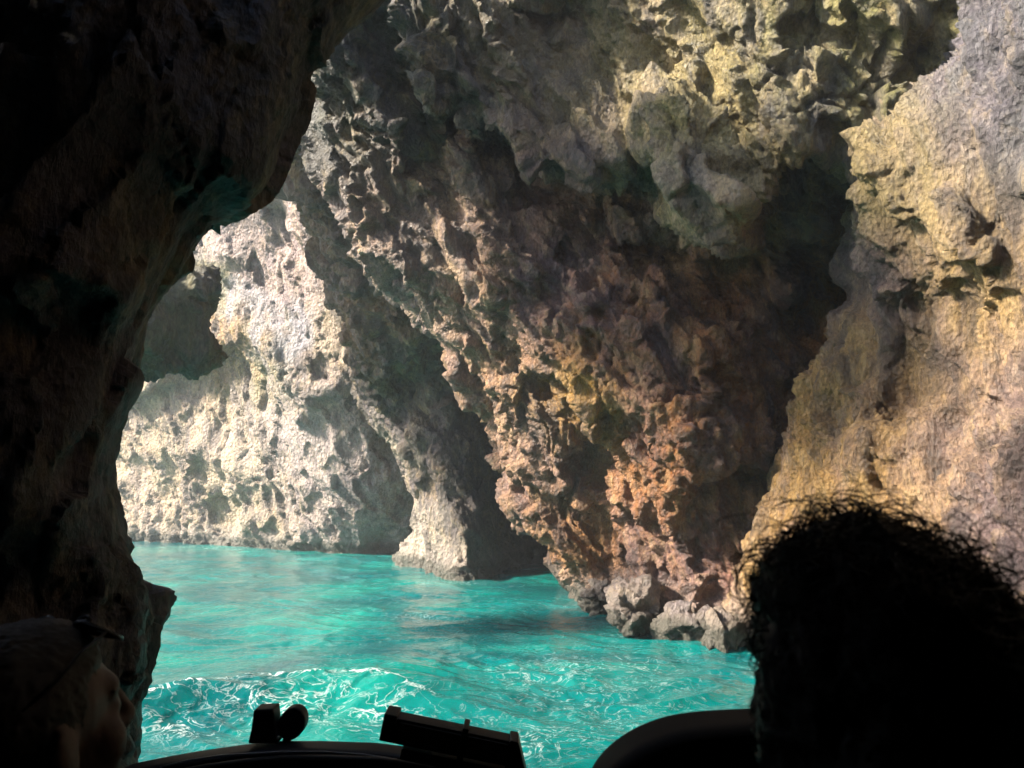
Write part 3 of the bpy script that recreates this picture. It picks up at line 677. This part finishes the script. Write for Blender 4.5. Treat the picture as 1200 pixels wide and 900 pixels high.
# padded seat back ahead of the right-hand person
YS = 1.2
st = tag(empty('helm_seat', (.42, YS, DECK)), 'black padded seat back with rounded corner left of the curly-haired head', 'seat')
so = [(684, 960), (686, 905), (700, 878), (730, 853), (765, 837), (800, 829), (865, 825), (960, 823), (1040, 828), (1090, 850), (1110, 900), (1112, 960)]
for _ in range(2):   # round the outline
    so = [so[0]] + [w for (p, q) in zip(so[:-1], so[1:]) for w in ((p[0] * .75 + q[0] * .25, p[1] * .75 + q[1] * .25), (p[0] * .25 + q[0] * .75, p[1] * .25 + q[1] * .75))] + [so[-1]]
sp = [V3(u, v, YS) for u, v in so]
sp = [Vector((sp[0].x, YS, .66))] + sp + [Vector((sp[-1].x, YS, .66))]
mesh_obj('backrest', prism(sp, .11, Vector((0, -1, 0))), M_VINYL, st, .03, seg=5)
mesh_obj('cushion', box((sp[0].x, YS + .002, .62), (sp[-1].x, YS + .45, .74)), M_VINYL, st, .03, seg=4)
mesh_obj('pedestal', tube([(.42, YS + .26, DECK - .01), (.42, YS + .26, .64)], .06, 14), M_BLACK, st)

# ------------------------------------------------------------------ people
M_SKIN = plain('skin', (.075, .045, .035), .55, 0, .3, 90)
M_HAIR = plain('dark_hair', (.010, .007, .005), .45, 0, .6, 300)
M_SHIRT = plain('dark_shirt', (.008, .009, .012), .9, 0, .6, 250)
M_LENS = plain('black_lens', (.008, .008, .01), .08)
_b = bmesh.new(); bmesh.ops.create_uvsphere(_b, u_segments=24, v_segments=14, radius=1)
SPH_V = [q.co.copy() for q in _b.verts]; SPH_F = [[q.index for q in f.verts] for f in _b.faces]; _b.free()
def ell(bm, c, r, rot=(0, 0, 0)):
    m = Matrix.Translation(c) @ Matrix.Rotation(R(rot[2]), 4, 'Z') @ Matrix.Rotation(R(rot[1]), 4, 'Y') @ Matrix.Rotation(R(rot[0]), 4, 'X') @ Matrix.Diagonal((*r, 1))
    vs_ = [bm.verts.new(m @ q) for q in SPH_V]
    for f in SPH_F: bm.faces.new([vs_[k] for k in f])
def cap(bm, a, b, ra, rb):
    a, b = Vector(a), Vector(b); L = 7
    tube([a.lerp(b, k / L) for k in range(L + 1)], [ra + (rb - ra) * k / L for k in range(L + 1)], 16, bm)
    ell(bm, a, (ra,) * 3); ell(bm, b, (rb,) * 3)
def head_shapes(bm):
    ell(bm, (0, -.014, .032), (.077, .097, .088)); ell(bm, (0, .028, -.03), (.064, .066, .088)); ell(bm, (0, .04, -.078), (.046, .048, .036))
    cap(bm, (0, .094, .022), (0, .112, -.022), .008, .013); ell(bm, (.010, .102, -.027), (.009, .010, .007)); ell(bm, (-.010, .102, -.027), (.009, .010, .007))
    ell(bm, (0, .064, .034), (.056, .026, .020)); ell(bm, (0, .086, -.052), (.024, .012, .007)); ell(bm, (0, .084, -.064), (.021, .012, .007)); ell(bm, (0, .080, -.096), (.020, .016, .016))
    for sx in (-1, 1):
        ell(bm, (sx * .031, .070, .010), (.017, .014, .013)); ell(bm, (sx * .042, .050, -.022), (.026, .030, .032))
        ell(bm, (sx * .083, -.012, -.004), (.007, .021, .033), (10, 0, sx * 24)); cap(bm, (sx * .088, -.022, .02), (sx * .086, -.026, -.015), .005, .005)
    cap(bm, (0, -.02, -.05), (0, -.038, -.17), .056, .062)
def limbs(bm, foot_z, skin=True, grow=0.0):
    g = grow
    if skin or True:
        cap(bm, (-.155, -.045, -.215), (.155, -.045, -.215), .06 + g, .06 + g); cap(bm, (0, -.04, -.16), (0, -.04, -.24), .07 + g, .09 + g)
        ell(bm, (0, -.035, -.34), (.165 + g, .115 + g, .19 + g)); ell(bm, (0, -.03, -.54), (.15 + g, .11 + g, .16 + g)); ell(bm, (0, -.03, -.68), (.17 + g, .13 + g, .10 + g))
    for sx in (-1, 1):
        cap(bm, (sx * .185, -.045, -.235), (sx * .225, .04, -.49), .052 + g, .041 + g)
        if not skin: continue
        cap(bm, (sx * .225, .04, -.49), (sx * .15, .27, -.585), .040, .027)
        ell(bm, (sx * .135, .325, -.598), (.040, .048, .015), (0, 0, sx * 12))
        for k, (dx, ln) in enumerate(((-.027, .062), (-.009, .074), (.010, .070), (.027, .054))):
            b = Vector((sx * .125 + dx, .362, -.598)); m = b + Vector((0, ln * .55, .004)); e = m + Vector((0, ln * .42, -.022))
            cap(bm, b, m, .0088, .0082); cap(bm, m, e, .0082, .0070)
        b = Vector((sx * .105, .30, -.598)); m = b + Vector((-sx * .028, .028, .002)); cap(bm, b, m, .011, .010); cap(bm, m, m + Vector((-sx * .006, .03, -.010)), .010, .008)
    for sx in (-1, 1):
        cap(bm, (sx * .09, 0, -.71), (sx * .12, .42, -.69), .085 + g, .062 + g)
        if skin:
            cap(bm, (sx * .12, .42, -.69), (sx * .12, .44, foot_z + .08), .058, .038); ell(bm, (sx * .12, .50, foot_z + .04), (.045, .13, .038))
def shaped(name, fn, voxel, sm, mat, parent, matrix, noise=None):
    bm = bmesh.new(); fn(bm); me = bpy.data.meshes.new(name); bm.to_mesh(me); bm.free()
    me = remesh(me, voxel, sm)
    if noise:
        c, n = co_no(me); set_co(me, c + n * noise(c)[:, None])
    me.transform(matrix); me.materials.append(mat)
    o = link(name, me)
    if parent is not None: o.parent = parent
    return o
def person(center, yaw, tilt, label):
    mat4 = Matrix.Translation(center) @ Matrix.Rotation(yaw, 4, 'Z')
    fz = DECK + .16 - center[2] - .155
    def body(bm):
        head_shapes(bm)
        bmesh.ops.rotate(bm, verts=bm.verts, cent=(0, -.03, -.12), matrix=Matrix.Rotation(tilt, 3, 'X'))
        limbs(bm, fz)
    p = shaped('person', body, .005, 6, M_SKIN, None, mat4)
    tag(p, label, 'person', 'people sitting in the boat')
    shaped('shirt', lambda bm: limbs(bm, fz, False, .012), .008, 3, M_SHIRT, p, mat4)
    head4 = mat4 @ Matrix.Translation((0, -.03, -.12)) @ Matrix.Rotation(tilt, 4, 'X') @ Matrix.Translation((0, .03, .12))
    return p, head4
def seat_under(center, yaw, label):
    e = tag(empty('boat_seat', (center[0], center[1], DECK)), label, 'seat')
    z = center[2] - .80
    b = box((-.26, -.26, z - .10), (.26, .22, z)); bmesh.ops.rotate(b, verts=b.verts, matrix=Matrix.Rotation(yaw, 3, 'Z')); bmesh.ops.translate(b, verts=b.verts, vec=(center[0], center[1], 0))
    mesh_obj('cushion', b, M_VINYL, e, .025)
    b = box((-.2, -.2, DECK - .005), (.2, .16, z - .095)); bmesh.ops.rotate(b, verts=b.verts, matrix=Matrix.Rotation(yaw, 3, 'Z')); bmesh.ops.translate(b, verts=b.verts, vec=(center[0], center[1], 0))
    mesh_obj('base', b, M_BLACK, e, .01)

# right: back of a curly head
HC = (.309, .66, 1.424)
pr, h4 = person(HC, R(4), 0, 'person with big dark curly hair seen from behind at lower right')
seat_under(HC, 0, 'black boxy seat under the curly-haired person')
def hair_mass(bm):
    ell(bm, (0, -.018, .030), (.095, .108, .102)); ell(bm, (-.012, -.01, .072), (.078, .085, .066)); ell(bm, (.072, -.02, .042), (.040, .07, .052))
    ell(bm, (0, -.05, -.05), (.092, .070, .085)); ell(bm, (-.07, -.02, .0), (.036, .05, .07)); ell(bm, (.070, -.03, -.03), (.036, .05, .08))
hair = shaped('hair', hair_mass, .005, 2, M_HAIR, pr, h4, lambda c: .015 * fbm(c * 17, 3) + .006 * ridged(c * 60, 2))
# curls as thin tubes over the mass
hc, hn = co_no(hair.data)
pick = rng.choice(len(hc), 4200); base = hc[pick]; nor = hn[pick]
S, SIDE = 14, 3
tt = np.linspace(0, 1, S)
rv = rng.normal(size=(len(base), 3)); tang = np.cross(nor, rv); tang /= np.linalg.norm(tang, axis=1)[:, None]; bit = np.cross(nor, tang)
ln = np.where(rng.random(len(base)) < .12, rng.uniform(.025, .05, len(base)), rng.uniform(.006, .024, len(base))); cr = rng.uniform(.007, .020, len(base)); turns = rng.uniform(.5, 1.2, len(base)); ph = rng.uniform(0, 6.28, len(base))
ln *= np.clip((base[:, 2] - 1.45) / .08, .4, 1.15); cr *= np.clip((base[:, 2] - 1.42) / .08, .45, 1.1); droop = rng.uniform(-.2, 1.0, len(base))
ang = turns[:, None] * 6.283 * tt + ph[:, None]
cen = (base - nor * .006)[:, None] + nor[:, None] * (ln[:, None] * tt * (1 - .35 * tt * droop[:, None]))[..., None] + bit[:, None] * (ln[:, None] * .9 * tt ** 1.5)[..., None] \
    + (tang[:, None] * np.cos(ang)[..., None] + bit[:, None] * np.sin(ang)[..., None] - tang[:, None] * np.cos(ph)[:, None, None] - bit[:, None] * np.sin(ph)[:, None, None]) * (cr[:, None] * np.minimum(tt * 3, 1))[..., None]
cen[..., 2] -= (droop * ln)[:, None] * .5 * tt ** 2
dv = np.gradient(cen, axis=1); dv /= np.linalg.norm(dv, axis=2)[..., None] + 1e-9
a_ = np.cross(dv, np.array([.3, .2, .93])); a_ /= np.linalg.norm(a_, axis=2)[..., None] + 1e-9; b_ = np.cross(dv, a_)
rad = (rng.uniform(.0005, .0012, len(base))[:, None] * (1 - .6 * tt))[..., None]
ringv = np.stack([cen + (a_ * math.cos(2.094 * k) + b_ * math.sin(2.094 * k)) * rad for k in range(SIDE)], 2)
idx = np.arange(ringv[..., 0].size).reshape(ringv.shape[:3])
fa = [np.stack([idx[:, :-1, k], idx[:, :-1, (k + 1) % SIDE], idx[:, 1:, (k + 1) % SIDE], idx[:, 1:, k]], -1).reshape(-1, 4) for k in range(SIDE)]
cm = from_np('curls', ringv.reshape(-1, 3), np.concatenate(fa)); cm.materials.append(M_HAIR)
co = link('curls', cm, hair); co['kind'] = 'stuff'

# left: profile turned away, sunglasses pushed up
LC = (-.512, .86, 1.322)
pl, l4 = person(LC, R(-27), R(9), 'person with short dark hair at lower left looking towards the arch')
seat_under(LC, R(-27), 'black boxy seat under the short-haired person')
def crop(bm):
    ell(bm, (0, -.024, .039), (.0808, .094, .0885)); ell(bm, (0, -.05, -.03), (.069, .056, .065)); ell(bm, (0, .0, .066), (.068, .076, .060))
shaped('hair', crop, .004, 3, M_HAIR, pl, l4, lambda c: .0018 * fbm(c * 220, 2) + .002 * fbm(c * 40, 2))
sg = tag(empty('sunglasses', tuple(l4 @ Vector((0, .05, .11)))), 'black sunglasses pushed up on the short-haired head', 'sunglasses')
def head_mesh(name, bm, mat, bev=0.):
    bm.transform(l4); return mesh_obj(name, bm, mat, sg, bev)
rotl = Matrix.Rotation(R(52), 3, 'X')
for sx in (-1, 1):
    pts = []
    for k in range(20):
        a = 2 * math.pi * k / 20; q = rotl @ Vector((.030 * math.cos(a), 0, .024 * math.sin(a) - .003 * math.cos(a) * sx))
        pts.append(Vector((sx * .033, .067, .098)) + q + Vector((0, -.006 * abs(math.cos(a)), 0)))
    head_mesh('lens', prism(pts, .003, rotl @ Vector((0, 1, 0))), M_LENS, .0008)
    head_mesh('rim', tube(pts + pts[:1], .0018, 6), M_BLACK)
    head_mesh('temple', tube([(sx * .060, .056, .102), (sx * .068, .02, .092), (sx * .075, -.01, .075), (sx * .074, -.045, .06)], .002, 8), M_BLACK)
head_mesh('bridge', tube([(-.010, .071, .106), (0, .075, .109), (.010, .071, .106)], .002, 8), M_BLACK)
print('script', round(time.time() - T0, 1))

# ------------------------------------------------------------------ thin haze added for a milky veil
if True:   # even thin air round the camera and the whole cave
    hz = mesh_obj('haze', box((-40, -10, -1.2), (12, 34, 13)), M_DECK, None, smooth=False)
    hm = bpy.data.materials.new('haze'); hm.use_nodes = True; hn_ = hm.node_tree; hn_.nodes.clear()
    pv_ = hn_.nodes.new('ShaderNodeVolumePrincipled'); ho = hn_.nodes.new('ShaderNodeOutputMaterial')
    pv_.inputs['Color'].default_value = (.85, .93, 1, 1); pv_.inputs['Density'].default_value = .0035; pv_.inputs['Anisotropy'].default_value = .2
    hn_.links.new(pv_.outputs[0], ho.inputs['Volume'])
    hz.data.materials.clear(); hz.data.materials.append(hm); hz['kind'] = 'stuff'; hz['label'] = 'thin haze added as a milky veil through the cave'
